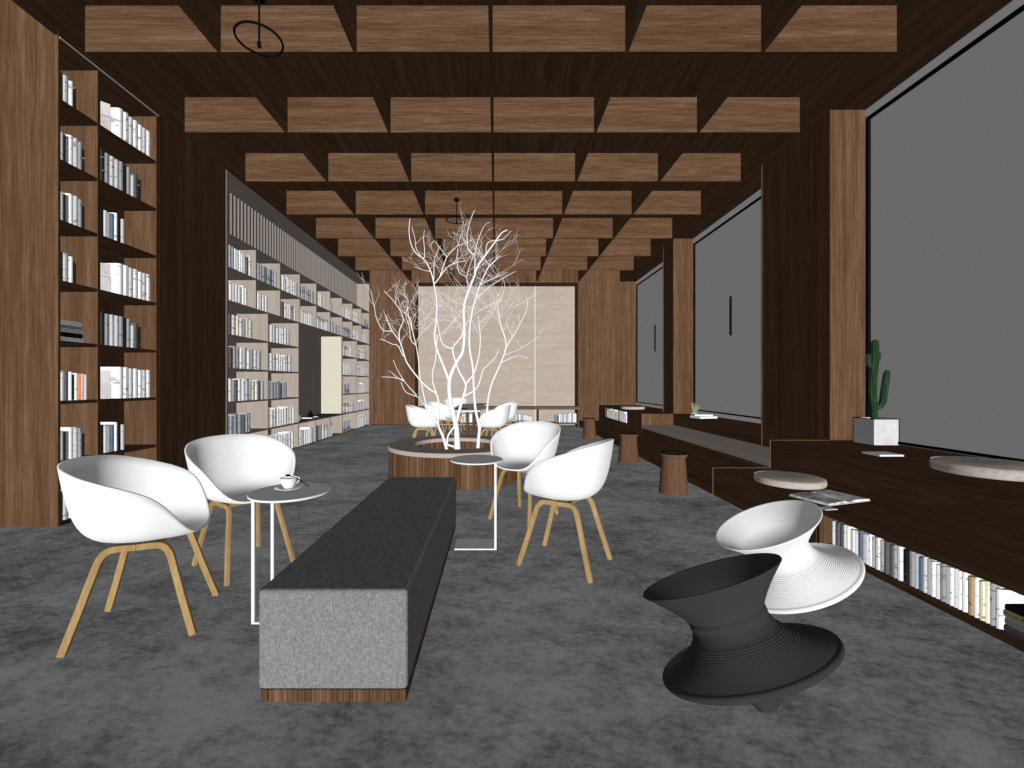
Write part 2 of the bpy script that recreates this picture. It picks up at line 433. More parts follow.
A_long = [(.03, .25, 'pale grey'), (.022, .245, 'grey'), (.022, .235, 'black'), (.024, .235, 'dark grey'), (.045, .26, 'white'), (.04, .26, 'pale grey'), (.03, .25, 'grey'), (.025, .2, 'black')]
B_grey = [(.05, .3, 'pale grey'), (.03, .29, 'black'), (.055, .29, 'grey'), (.05, .29, 'pale grey'), (.05, .29, 'pale grey'), (.04, .29, 'grey'), (.04, .28, 'black'), (.05, .28, 'grey'), (.03, .22, 'pale grey'), (.055, .25, 'dark grey'), (.03, .22, 'black')]
B_blue = [(.03, .26, 'grey'), (.04, .26, 'black'), (.035, .25, 'pale grey'), (.035, .24, 'grey'), (.04, .25, 'blue'), (.03, .27, 'white'), (.04, .25, 'black'), (.04, .24, 'pale grey')]
A_last = [(.03, .24, 'grey'), (.03, .245, 'pale grey'), (.04, .245, 'dark grey'), (.025, .24, 'white'), (.022, .22, 'black'), (.035, .23, 'white'), (.022, .225, 'orange'), (.03, .225, 'pink'), (.022, .22, 'pale grey')]
B_white = [(.06, .3, 'white'), (.06, .3, 'white'), (.05, .29, 'pale grey'), (.06, .29, 'white'), (.05, .28, 'white'), (.05, .28, 'pale grey'), (.05, .28, 'white')]
colsA = [A_short, A_long, A_long, A_short, None, A_last, A_long, A_short]
colsB = ['W', B_grey, B_blue, 'W', B_grey, 'W', B_blue, B_grey]
for k in range(8):
    zb = (ZS[k + 1] + .029) if k < 7 else 0.0305
    if k < 7 and ZS[k + 1] < 0.4: zb = ZS[k + 1] + .029
    wh = 'on %s shelf down, left column, brown bookcase' % ORD[k]
    wh2 = 'on %s shelf down, right column, brown bookcase' % ORD[k]
    if colsA[k] is None:
        stack('L', 3.515, [(.22, .035, 'white'), (.21, .04, 'black'), (.22, .03, 'pale grey'), (.2, .03, 'grey'), (.2, .035, 'white')], XL - .03, zb, wh, gN)
    else:
        row('L', 3.515, colsA[k], XL - .03, zb, wh, gN)
    if colsB[k] == 'W':
        for q_, (hh, aa) in enumerate(((.14, -38), (.12, -44))):
            o = box('file_box', -.075, .075, -.085, .085, 0, hh, M['boxcard'], None, .004); o.location = (XL - .135, 3.975, zb + .0005 + q_ * .1415); o.rotation_euler = (0, 0, D_(aa))
            tag(o, 'pale pink card box, %s of two stacked %s' % (('lower', 'upper')[q_], wh2), 'box', 'pale boxes in the brown bookcase')
        row('L', 4.09, B_white, XL - .03, zb, wh2, gN)
    else:
        row('L', 3.867, colsB[k], XL - .03, zb, wh2, gN)

# ------------------------------------------------------------------ pale bookcase wall
WB = thing('pale_bookcase', 'long pale grey oak bookcase wall with slats above and an open niche', 'bookcase', (XL, 5.7, 0))
def WP(nm, *a, mat=None):
    o = box(nm, *a, mat or M['shelf']); o.parent = WB; o.matrix_parent_inverse = Matrix.Translation(WB.location).inverted(); return o
Y0, Y1 = 5.662, YB - .012
ZR = [3.14, 2.695, 2.25, 1.80, 1.35, 0.90, 0.445, 0.0]
T = .025
WP('side_panel', XB, XL + .004, Y0 - .008, Y0 + .03, 0.001, 3.98)
WP('side_panel', XB, XL, Y1 - .03, Y1, 0.001, 3.98)
WP('back_panel', XB, XB + .015, Y0 + .03, Y1 - .03, 0.001, 3.95)
WP('top_panel', XB, XL, Y0 + .031, Y1 - .031, 3.955, 3.98)
pitch = (Y1 - Y0) / 9
lo = [Y0, 6.70, 7.735, 9.93, 10.97, Y1]
for r_ in range(0, 3):
    WP('shelf', XB + .016, XL - .002, Y0 + .031, Y1 - .031, ZR[r_], ZR[r_] + T)
for r_ in range(3, 6):
    for (a, b_) in ((0, 1), (1, 2), (3, 4), (4, 5)):
        WP('shelf', XB + .016, XL - .004, lo[a] + (.031 if a == 0 else .013), lo[b_] - (.031 if b_ == 5 else .013), ZR[r_], ZR[r_] + T)
WP('shelf', XB + .016, XL - .002, Y0 + .031, Y1 - .031, ZR[6], ZR[6] + T)
WP('plinth', XB + .016, XL - .006, Y0 + .031, Y1 - .031, 0.001, 0.028)
for r_ in (0, 1):
    for i in range(1, 9):
        y = Y0 + i * pitch
        WP('divider', XB + .016, XL - .003, y - .0125, y + .0125, ZR[r_ + 1] + T + .0005, ZR[r_] - .0005)
for i in (1, 2, 3, 4):
    WP('divider', XB + .016, XL - .001, lo[i] - .0125, lo[i] + .0125, ZR[6] + T + .0005, ZR[2] - .0005)
    WP('divider', XB + .016, XL - .001, lo[i] - .0125, lo[i] + .0125, 0.0285, ZR[6] - .0005)
for y in (8.47, 9.2):
    WP('divider', XB + .016, XL - .001, y - .0125, y + .0125, 0.0285, ZR[6] - .0005)
tag(WP('side_board', XB + .03, XL - .012, 9.885, 9.916, ZR[6] + T + .001, ZR[2] - .001, mat=M['cream']), 'cream board closing the niche')
tag(WP('niche_floor', XB + .03, XL - .003, 7.75, 9.884, ZR[6] + T + .0006, ZR[6] + T + .012, mat=plain('dark_niche_board', (0.1, 0.095, 0.09))), 'dark board on the niche floor')
sl = 0
y = Y0 + .09
M['slat'] = plain('grey_brown_slat', (0.21, 0.185, 0.165))
while y < Y1 - .1:
    WP('slat', -3.905, -3.875, y, y + .020, ZR[0] + T + .001, 3.953, mat=M['slat']); y += .0905; sl += 1
WP('slat_backing', -3.94, -3.907, Y0 + .032, Y1 - .032, ZR[0] + T + .001, 3.953, mat=plain('slat_backing', (0.23, 0.21, 0.19)))

gW = 'books in the pale bookcase wall'
SCH = {'tealw': ['teal-grey', 'blue-grey', 'grey', 'off-white', 'pale grey', 'white', 'white', 'pale grey', 'dark grey', 'white'],
       'blue': ['pale grey', 'blue-grey', 'grey', 'blue-grey', 'dark grey', 'blue-grey', 'grey', 'dark grey', 'blue-grey', 'pale grey', 'cream'],
       'white': ['white', 'white', 'pale grey', 'white', 'off-white', 'white', 'white', 'pale grey', 'white'],
       'grey': ['grey', 'pale grey', 'grey', 'pale grey', 'blue-grey', 'grey', 'pale grey', 'grey'],
       'cream': ['cream', 'dark grey', 'off-white', 'cream', 'white', 'grey', 'cream', 'off-white', 'black', 'blue-grey', 'grey'],
       'mix': ['grey', 'dark grey', 'grey', 'grey', 'white', 'pale grey', 'white', 'grey', 'white', 'pale grey'],
       'bw': ['pale grey', 'white', 'grey', 'dark grey', 'white', 'white', 'pale grey', 'blue-grey', 'cream', 'white', 'dark grey']}
def fill(y0, y1, z, sch, h, thick, where, frac=1.0, start=0.0):
    rr = random.Random(int(y0 * 100) + int(z * 1000))
    span = (y1 - y0 - .03); s = y0 + .015 + start * span; end = y0 + .015 + frac * span
    items = []; cols = SCH[sch]; i = 0; s_ = s
    while True:
        t = thick * rr.uniform(.75, 1.3)
        if s_ + t > end: break
        items.append((t, h * rr.uniform(.93, 1.04), cols[i % len(cols)])); s_ += t; i += 1
    row('L', s, items, XL - .02, z, where, gW)
top = [[('tealw', .29, .055, .95), ('blue', .25, .06, .95), ('white', .25, .075, 1), ('grey', .24, .075, 1), ('cream', .27, .06, .7), ('grey', .2, .06, .4), ('white', .25, .085, .9), ('white', .26, .085, .85), ('grey', .2, .085, 1)],
       [('white', .26, .075, .85), ('white', .26, .07, .55), ('cream', .25, .08, 1), ('white', .25, .085, 1), ('white', .25, .085, .95), ('grey', .23, .085, 1), ('grey', .25, .085, .95), ('white', .24, .085, .8), ('white', .22, .085, .7)]]
BAY = ['first', 'second', 'third', 'fourth', 'fifth', 'sixth', 'seventh', 'eighth', 'ninth']
for r_ in (0, 1):
    for i in range(9):
        sc, h, th, fr_ = top[r_][i]
        fill(Y0 + i * pitch + (.02 if i == 0 else 0), Y0 + (i + 1) * pitch, ZR[r_ + 1] + T + .001, sc, h, th, 'in %s bay of %s row, pale bookcase' % (BAY[i], 'top' if r_ == 0 else 'second'), fr_)
low = {2: [('cream', .27, .08, .72), ('white', .28, .085, .8), ('white', .26, .09, .7), ('white', .25, .1, .9)],
       3: [('mix', .29, .085, .95), ('white', .27, .085, .85), ('white', .27, .09, .75), ('white', .24, .1, .9)],
       4: [('bw', .3, .075, 1), ('blue', .27, .085, .7), ('grey', .25, .1, .6), ('white', .25, .1, .7)],
       5: [('blue', .27, .08, .65), ('white', .29, .085, .92), ('white', .25, .1, .85), ('pale', .25, .1, .95)],
       6: [('blue', .27, .085, .7), ('white', .29, .085, .9), ('grey', .26, .09, .65), ('white', .3, .1, .9)]}
SCH['pale'] = ['pale pink', 'pale pink', 'pale grey', 'white', 'blue-grey']
pairs = [(0, 1), (1, 2), (3, 4), (4, 5)]
names = ['first', 'second', 'third', 'last']
for r_, lst in low.items():
    zb = ZR[r_ + 1] + T + .001 if r_ < 6 else .029
    for (a, b_), (sc, h, th, fr_), nm in zip(pairs, lst, names):
        fill(lo[a] + .02, lo[b_] - .01, zb, sc, h, th, 'in %s wide bay, row %s, pale bookcase' % (nm, ['three', 'four', 'five', 'six', 'seven'][r_ - 2]), fr_)
for (a, b_, sc, fr_, nm) in ((7.74, 8.46, 'white', 1, 'left'), (8.48, 9.19, 'mix', 1, 'middle'), (9.21, 9.91, 'white', .35, 'right')):
    fill(a, b_, .029, sc, .29, .085, 'in %s bay under niche, pale bookcase' % nm, fr_)

# bench niche books (right foreground): run toward the camera
gR = 'books in the niche under the near bench'
cR = ['pale grey', 'dark grey', 'dark grey', 'pale grey', 'white', 'off-white', 'pale grey', 'blue', 'blue-grey', 'pale grey', 'white', 'grey', 'off-white', 'grey', 'dark grey', 'dark grey', 'grey',
      'white', 'black', 'grey', 'blue-grey', 'blue', 'pale grey', 'grey', 'white', 'pale grey', 'grey', 'grey', 'white', 'pale grey', 'off-white', 'white', 'tan', 'off-white', 'cream', 'cream', 'grey', 'white']
tR = [.02, .04, .04, .015, .03, .04, .02, .035, .025, .02, .025, .015, .04, .022, .035, .035, .015, .035, .035, .035, .02, .03, .018, .02, .025, .02, .03, .018, .022, .018, .018, .025, .03, .02, .028, .018, .02, .03]
rr = random.Random(3)
row('R', 2.94, [(t, rr.uniform(.178, .196), c) for t, c in zip(tR, cR)], XS + .022, .0425, 'in the niche under the near window bench', gR)
stack('R', 1.945, [(.2, .03, 'dark grey'), (.2, .035, 'grey'), (.2, .03, 'tan'), (.2, .026, 'black')], XS + .03, .0425, 'right end of the bench niche', gR)
# far bench niche
row('R', 11.3, [(.13, .2 + .02 * (i % 3), c) for i, c in enumerate(['white', 'white', 'pale grey', 'white', 'off-white', 'white', 'pale grey', 'white', 'grey', 'white', 'off-white', 'white', 'white'])], XU + .02, .291, 'in the niche of the far bench block', 'books in the far bench niche')
# console under the wall panel
CY = 11.5
gC = 'books on the low console at the back wall'
row('B', 1.58, [(t, h, c) for t, h, c in zip([.04, .05, .045, .05, .05, .04, .05, .05, .05, .05, .04, .05], [.2, .16, .23, .24, .24, .23, .24, .24, .25, .24, .24, .24], ['grey', 'dark grey', 'white', 'pale grey', 'blue-grey', 'white', 'blue-grey', 'pale grey', 'white', 'blue-grey', 'white', 'white'])], CY + .02, .131, 'on the console right of its divider', gC)
row('B', .5, [(t, h, c) for t, h, c in zip([.05] * 9, [.24, .24, .23, .22, .2, .2, .18, .16, .16], ['pale grey', 'blue-grey', 'white', 'blue-grey', 'pale grey', 'off-white', 'cream', 'off-white', 'cream'])], CY + .02, .131, 'on the console left of its divider', gC)
row('B', -.95, [(.06, .22, c) for c in ['white', 'pale grey', 'white', 'cream', 'white', 'white']], CY + .02, .131, 'on the console behind the far table', gC)

def book_matrix(b):
    d, t, h = b['dep'], b['t'], b['h']
    if b['lying']:
        # lying: spine toward the room, height runs along the shelf
        base = Matrix(((1, 0, 0, 0), (0, 0, 1, 0), (0, 1, 0, 0), (0, 0, 0, 1)))   # y->z, z->y
        m = base @ Matrix.Diagonal((d, t, h, 1))
    else:
        m = Matrix.Rotation(b['lean'], 4, 'X') @ Matrix.Diagonal((d, t, h, 1))
    if b['side'] == 'L': return Matrix.Translation((b['x'], b['s'], b['z'])) @ m
    if b['side'] == 'R':
        return Matrix.Translation((b['x'], b['s'], b['z'])) @ Matrix.Rotation(PI, 4, 'Z') @ m
    return Matrix.Translation((b['s'], b['x'], b['z'])) @ Matrix.Rotation(-PI / 2, 4, 'Z') @ m
def approx_size(b):
    if b['side'] == 'B': return b['t'] * b['h'] * (F / b['x']) ** 2
    y = b['s']; return b['t'] * b['h'] * abs(b['x']) / y * (F / y) ** 2
BOOKS.sort(key=lambda b: -approx_size(b))
KEEP, REST = BOOKS[:300], BOOKS[300:]
print('books', len(BOOKS))
for b in KEEP:
    o = bpy.data.objects.new('book', (BFLAT if b['lying'] else BMESH)[b['col']]); C.objects.link(o)
    o.matrix_world = book_matrix(b)
    if b['lying']:
        lab = '%s book lying flat, %s from bottom, %s' % (b['col'], ORD[b['k']], b['where'])
    else:
        lab = '%s book, %s from left %s' % (b['col'], ORD[b['k']], b['where'])
    lab = lab.replace('on ', 'on ') 
    tag(o, lab, 'book', b['group'])
if REST:
    bv = []; bf = []; fm = []; mats = [BM[c] for c in BOOKCOL] + [M['pages']]; idx = {c: i for i, c in enumerate(BOOKCOL)}
    for b in REST:
        m = book_matrix(b); i0 = len(bv)
        bv += [m @ Vector(v) for v in _bv]; bf += [[i0 + k for k in q] for q in _bf]
        fm += [idx[b['col']] if q == 0 else len(mats) - 1 for q in _bfm]
    o = mesh_obj('distant_books', bv, bf, None, mats=mats, fmat=fm)
    tag(o, 'remaining small books on the far bays of the pale bookcase and back console', 'books', None, 'stuff')

# small things in the pale bookcase niche
zt = ZR[6] + T + .0125
o = MB().lathe([(0, 0), (.05, 0), (.06, .02), (.055, .09), (.04, .1), (0, .1)], 20).build('cup', M['white'], None, True)
o.location = (-3.70, 7.98, zt); tag(o, 'small white pot at the left end of the bookcase niche', 'pot')
tr = thing('tray', 'white tray on the dark niche floor of the pale bookcase', 'tray', (-3.70, 8.55, zt))
MB().box(-.1, .1, -.16, .16, 0, .012).build('base', M['whitemetal'], tr, bevel=.004)
MB().tube([(.1, -.16, .016), (.1, .16, .016), (-.1, .16, .016), (-.1, -.16, .016), (.1, -.16, .016)], .006, 6).build('rim', M['whitemetal'], tr)
o = MB().lathe([(0, 0), (.05, 0), (.065, .03), (.05, .07), (.025, .1), (.03, .13), (0, .13)], 20).build('vase', M['black'], None, True)
o.location = (-3.70, 8.55, zt + .0135); tag(o, 'small black vase standing on the white tray in the niche', 'vase')

# ------------------------------------------------------------------ console at the back wall
cn = thing('console', 'long low brown open console shelf below the beige wall panel', 'console', (0, CY + .25, 0))
def CP(nm, *a, mat): 
    o = box(nm, *a, mat); o.parent = cn; o.matrix_parent_inverse = Matrix.Translation(cn.location).inverted(); return o
Mcon = wood('console_wood', (2, 40, 40), (0.085, 0.058, 0.045), (0.115, 0.085, 0.07), (0.15, 0.115, 0.1))
CP('tabletop', -2.2, 2.22, CY - .02, CY + .32, .475, .556, mat=Mcon)
CP('lower_shelf', -2.19, 2.21, CY, CY + .3, .09, .13, mat=M['wood_x'])
for x in (-2.19, 0.0, 1.1, 2.17): CP('divider', x, x + .035, CY + .002, CY + .298, .001 if abs(x) > 2 else .1305, .4745, mat=M['wood_v'])

# ------------------------------------------------------------------ ottoman
ot = thing('bench_ottoman', 'long charcoal upholstered ottoman bench in the middle of the floor', 'ottoman', (-.59, 2.5, 0))
XA, XO, YA, YO, ZA, ZO = -.866, -.324, 1.558, 3.475, .049, .411
u = MB().box(XA, XO, YA, YO, ZA, ZO).build('cushion_block', M['fabric'], ot, bevel=.016, seg=4)
u.matrix_parent_inverse = Matrix.Translation(ot.location).inverted()
b_ = MB().box(XA + .008, XO - .006, YA + .010, YO - .01, .001, ZA - .001).build('base', M['wood_s'], ot)
b_.matrix_parent_inverse = Matrix.Translation(ot.location).inverted()
tag(b_, 'brown wooden plinth')
pp = MB()
q = .0035
c_ = .006
pp.tube([(XA + .001, YA + .02, ZA + .02), (XA + .001, YA + .02, ZO - .012), (XA + .012, YA + .022, ZO - .002)], q * .6, 6)
pp.tube([(XA + c_, YA + .012, ZO - c_ + .001), (XA + c_, YO - .012, ZO - c_ + .001)], q, 6)
pp.tube([(XA + .01, YA + .006, ZA + .003), (XO - .01, YA + .006, ZA + .003)], q * .8, 6)
pp.tube([(XO - c_, YO - c_, ZA + c_), (XO - c_, YO - c_, ZO - c_)], q, 6)
pp.tube([(XO - c_, YA + .012, ZA + c_), (XO - c_, YO - .012, ZA + c_)], q, 6)
pp.tube([(XA + .014, YO - c_, ZO - c_), (XO - .014, YO - c_, ZO - c_)], q, 6)
p_ = pp.build('piping', M['black'], ot); p_.matrix_parent_inverse = Matrix.Translation(ot.location).inverted()
tag(p_, 'black piping')

# ------------------------------------------------------------------ shell chairs
def interp(tbl, t):
    for (a, va), (b, vb) in zip(tbl, tbl[1:]):
        if t <= b:
            k = (t - a) / (b - a); k = k * k * (3 - 2 * k) * .35 + k * .65
            return va + (vb - va) * k
    return tbl[-1][1]
HT = [(0, 0), (.04, .02), (.09, .11), (.16, .34), (.24, .54), (.34, .645), (.50, .735), (.7, .85), (.86, .95), (1, 1)]
def shell_mesh():
    nu, nv = 72, 18
    v = []; f = []
    z0, zr = .433, .812
    hs = []
    for i in range(nu):
        u = 2 * PI * i / nu
        hs.append(interp(HT, (1 - math.cos(u)) / 2))
    hs = [(hs[i - 2] + 2 * hs[i - 1] + 3 * hs[i] + 2 * hs[(i + 1) % nu] + hs[(i + 2) % nu]) / 9 for i in range(nu)]
    v.append((0, 0, z0))
    for j in range(1, nv + 1):
        t = j / nv
        for i in range(nu):
            u = 2 * PI * i / nu
            cu, su = math.cos(u), math.sin(u)
            # plan outline (superellipse), front shorter and squarer
            ex = 2.35
            rr_ = (abs(cu) ** ex + abs(su) ** ex) ** (-1 / ex)
            ax = .243 if cu > 0 else .300
            X, Y = cu * rr_ * ax, su * rr_ * .305
            h = z0 + .012 + (zr - z0 - .012) * hs[i]
            wall = hs[i]
            # cubic profile from the pan centre to the rim
            k1 = .62 + .12 * wall; k2 = .82 + .04 * wall
            p0, p1, p2, p3 = (0, z0), (k1, z0 - .004), (k2 + .0, z0 + (h - z0) * (.02 + .05 * wall)), (1, h)
            b0, b1, b2, b3 = (1 - t) ** 3, 3 * t * (1 - t) ** 2, 3 * t * t * (1 - t), t ** 3
            k = b0 * p0[0] + b1 * p1[0] + b2 * p2[0] + b3 * p3[0]
            z = b0 * p0[1] + b1 * p1[1] + b2 * p2[1] + b3 * p3[1]
            v.append((X * k, Y * k, z))
    for i in range(nu): f.append([0, 1 + i, 1 + (i + 1) % nu])
    for j in range(nv - 1):
        a = 1 + j * nu; b = a + nu
        for i in range(nu):
            i2 = (i + 1) % nu; f.append([a + i, b + i, b + i2, a + i2])
    return v, f
def make_chair(label, loc, rz):
    t = thing('shell_chair', label, 'chair', loc, rz, 'white shell armchairs with oak legs')
    v, f = shell_mesh()
    sh = mesh_obj('shell', v, f, M['white'], t, smooth=True)
    so = sh.modifiers.new('thickness', 'SOLIDIFY'); so.thickness = .011; so.offset = 1; so.use_rim = True
    for sy in (-1, 1):
        for sx in (-1, 1):
            pts = [(0, sy * .13, .412), (sx * .07, sy * .132, .414), (sx * .105, sy * .135, .406), (sx * .128, sy * .142, .38), (sx * .142, sy * .148, .34), (sx * .189, sy * .174, .17), (sx * .238, sy * .198, .0)]
            pts = smooth_path(pts, 5)
            MB().tube(pts, .0205, 4, flat=(.78, 1.0), up=(0, 1, 0)).build('leg', M['oak'], t, bevel=.003)
    for x in (-.07, .07):
        MB().box(x - .014, x + .014, -.117, .117, .405, .424).build('cross_rail', M['oak'], t, bevel=.003)
    return t
D = math.radians
ch1 = make_chair('white shell armchair at the left, nearest the camera', (-1.695, 2.095, 0), D(20))
dup(ch1, (-1.625, 2.77, 0), D(-36), 'white shell armchair behind the small table holding the coffee cup')
dup(ch1, (.447, 2.80, 0), D(149), 'white shell armchair right of the ottoman, seen from its side, back to the right')
dup(ch1, (.242, 3.76, 0), D(234), 'white shell armchair next to the round tree planter, partly behind the nearer armchair')
dup(ch1, (-1.225, 7.25, 0), D(4), 'white shell armchair at the near left corner of the far table')
dup(ch1, (-1.15, 8.7, 0), D(-20), 'white shell armchair at the far left side of the far table')
dup(ch1, (-1.02, 10.6, 0), D(-95), 'white shell armchair at the back end of the far table, facing the camera')
dup(ch1, (-.065, 7.2, 0), D(165), 'white shell armchair at the near right of the far table')
dup(ch1, (.13, 8.7, 0), D(190), 'white shell armchair at the far right of the far table')

# far table
ft = thing('dining_table', 'rectangular table on brown legs between the far armchairs', 'table', (-.53, 8.5, 0))
MB().box(-.26, .26, -1.3, 1.1, .69, .72).build('tabletop', M['table'], ft, bevel=.004)
for x in (.03, .15):
    for y in (-1.1, .9): MB().box(x - .025, x + .025, y - .025, y + .025, .001, .684).build('leg', M['wood_v'], ft)
for (x, y, w_, l_, c, lab) in ((-.70, 7.45, .2, .12, 'black', 'black book lying on the near end of the far table'), (-.42, 9.2, .26, .14, 'black', 'black book lying on the far end of the far table'),):
    o = bpy.data.objects.new('book', BMESH[c]); C.objects.link(o)
    o.matrix_world = Matrix.Translation((x, y, .7215)) @ Matrix.Rotation(-PI / 2, 4, 'Z') @ Matrix(((1, 0, 0, 0), (0, 0, 1, 0), (0, 1, 0, 0), (0, 0, 0, 1))) @ Matrix.Diagonal((l_, .018, w_, 1))
    tag(o, lab, 'book')

# ------------------------------------------------------------------ C-shaped side tables
def side_table(label, loc, rz, far=False):
    t = thing('side_table', label, 'side table', loc, rz, 'white side tables straddling the ottoman')
    MB().lathe([(0, .612), (.187, .612), (.19, .615), (.19, .619), (.187, .622), (0, .622)], 64).build('tabletop', M['whitemetal'], t, False)
    for y in (-.089, .089): MB().box(.128, .143, y - .0075, y + .0075, .014, .611).build('pole', M['whitemetal'], t)
    MB().box(-.15, .143, -.0965, .0965, .004, .013).build('base_plate', M['whitemetal'], t)
    return t
st = side_table('white round side table right of the ottoman with an empty top', (-.143, 3.09, 0), 0)
dup(st, (-1.037, 2.165, 0), PI, 'white round side table left of the ottoman carrying the coffee cup')
# cup, saucer, spoon
sau = MB().lathe([(0, 0), (.035, 0), (.04, .003), (.066, .010), (.067, .012), (.04, .0065), (0, .005)], 40).build('saucer', M['white'], None, True)
sau.location = (-1.062, 2.20, .6225); tag(sau, 'white saucer on the left side table under the cup', 'saucer')
cup = thing('coffee_cup', 'white coffee cup on its saucer on the left side table', 'cup', (-1.062, 2.20, .6295), D(60))
MB().lathe([(0, 0), (.022, 0), (.024, .004), (.033, .018), (.039, .038), (.041, .052), (.0385, .052), (.036, .038), (.03, .018), (.02, .006), (0, .005)], 40).build('bowl', M['white'], cup, True)
MB().lathe([(0, .042), (.0365, .042)], 32).build('coffee', M['coffee'], cup)
MB().tube(smooth_path([(.036, 0, .042), (.055, 0, .044), (.058, 0, .028), (.045, 0, .016), (.031, 0, .016)]), .0035, 6).build('handle', M['white'], cup, True)
sp = thing('teaspoon', 'black teaspoon lying across the coffee cup rim', 'spoon', (-1.048, 2.195, .679), 0)
MB().tube(smooth_path([(-.012, .0, .012), (.03, -.01, .004), (.06, -.017, -.012), (.10, -.028, -.033)]), [.0022] * 15 + [.0036], 6).build('handle', M['black'], sp, True)
MB().lathe([(0, -.006), (.008, -.004), (.0135, .001), (.008, .005), (0, .006)], 16).build('bowl', M['black'], sp, True).location = (-.018, .002, .014)

# ------------------------------------------------------------------ tapered stools
def stool(label, loc):
    t = thing('wooden_stool', label, 'stool', loc, 0, 'tapered wooden stools along the bench')
    MB().lathe([(0, .002), (.145, .002), (.147, .006), (.118, .385), (.116, .387), (0, .387)], 40).build('body', M['wood_stool'], t, True).modifiers.new('e', 'EDGE_SPLIT').split_angle = .6
    MB().lathe([(0, .388), (.118, .388), (.134, .392), (.136, .398), (.136, .418), (.132, .424), (0, .424)], 40).build('seat', M['wood_stool'], t, True).modifiers.new('e', 'EDGE_SPLIT').split_angle = .6
    MB().lathe([(.108, .4245), (.108, .4315), (.126, .4315), (.13, .4285), (.13, .4245)], 40).build('seat_ring', M['black'], t)
    return t
s0_ = stool('brown tapered stool nearest the camera beside the window seat', (1.88, 4.57, 0))
dup(s0_, (1.95, 6.36, 0), 0, 'middle brown tapered stool of the three along the bench')
dup(s0_, (1.985, 9.2, 0), 0, 'farthest brown tapered stool near the back wall')

# ------------------------------------------------------------------ tree planter and tree
PC = Vector((-.52, 5.53, 0)); PR, PI_ = .85, .53
pl = thing('round_planter', 'large round wooden planter bench with a pale stone rim around the white tree', 'planter', PC)
MB().lathe([(PR - .02, .002), (PR - .012, .002), (PR - .012, .352), (PI_ + .02, .352), (PI_ + .02, .345), (PR - .02, .345)], 96).build('body', M['wood_s'], pl)
MB().lathe([(PI_ + .004, .353), (PR, .353), (PR, .395), (PR - .006, .401), (PI_ + .006, .401), (PI_, .395), (PI_, .353), (PI_ + .004, .353)], 96).build('rim', M['stone'], pl)
MB().lathe([(PI_ + .018, .35), (PI_ + .018, .16), (PI_ + .006, .16), (PI_ + .006, .351)], 96).build('inner_wall', M['wood_s'], pl)
tag(MB().lathe([(PI_ + .017, .15), (PI_ + .017, .16), (.25, .165), (0, .17)], 48).build('soil', M['soil'], pl, True), 'dark soil')

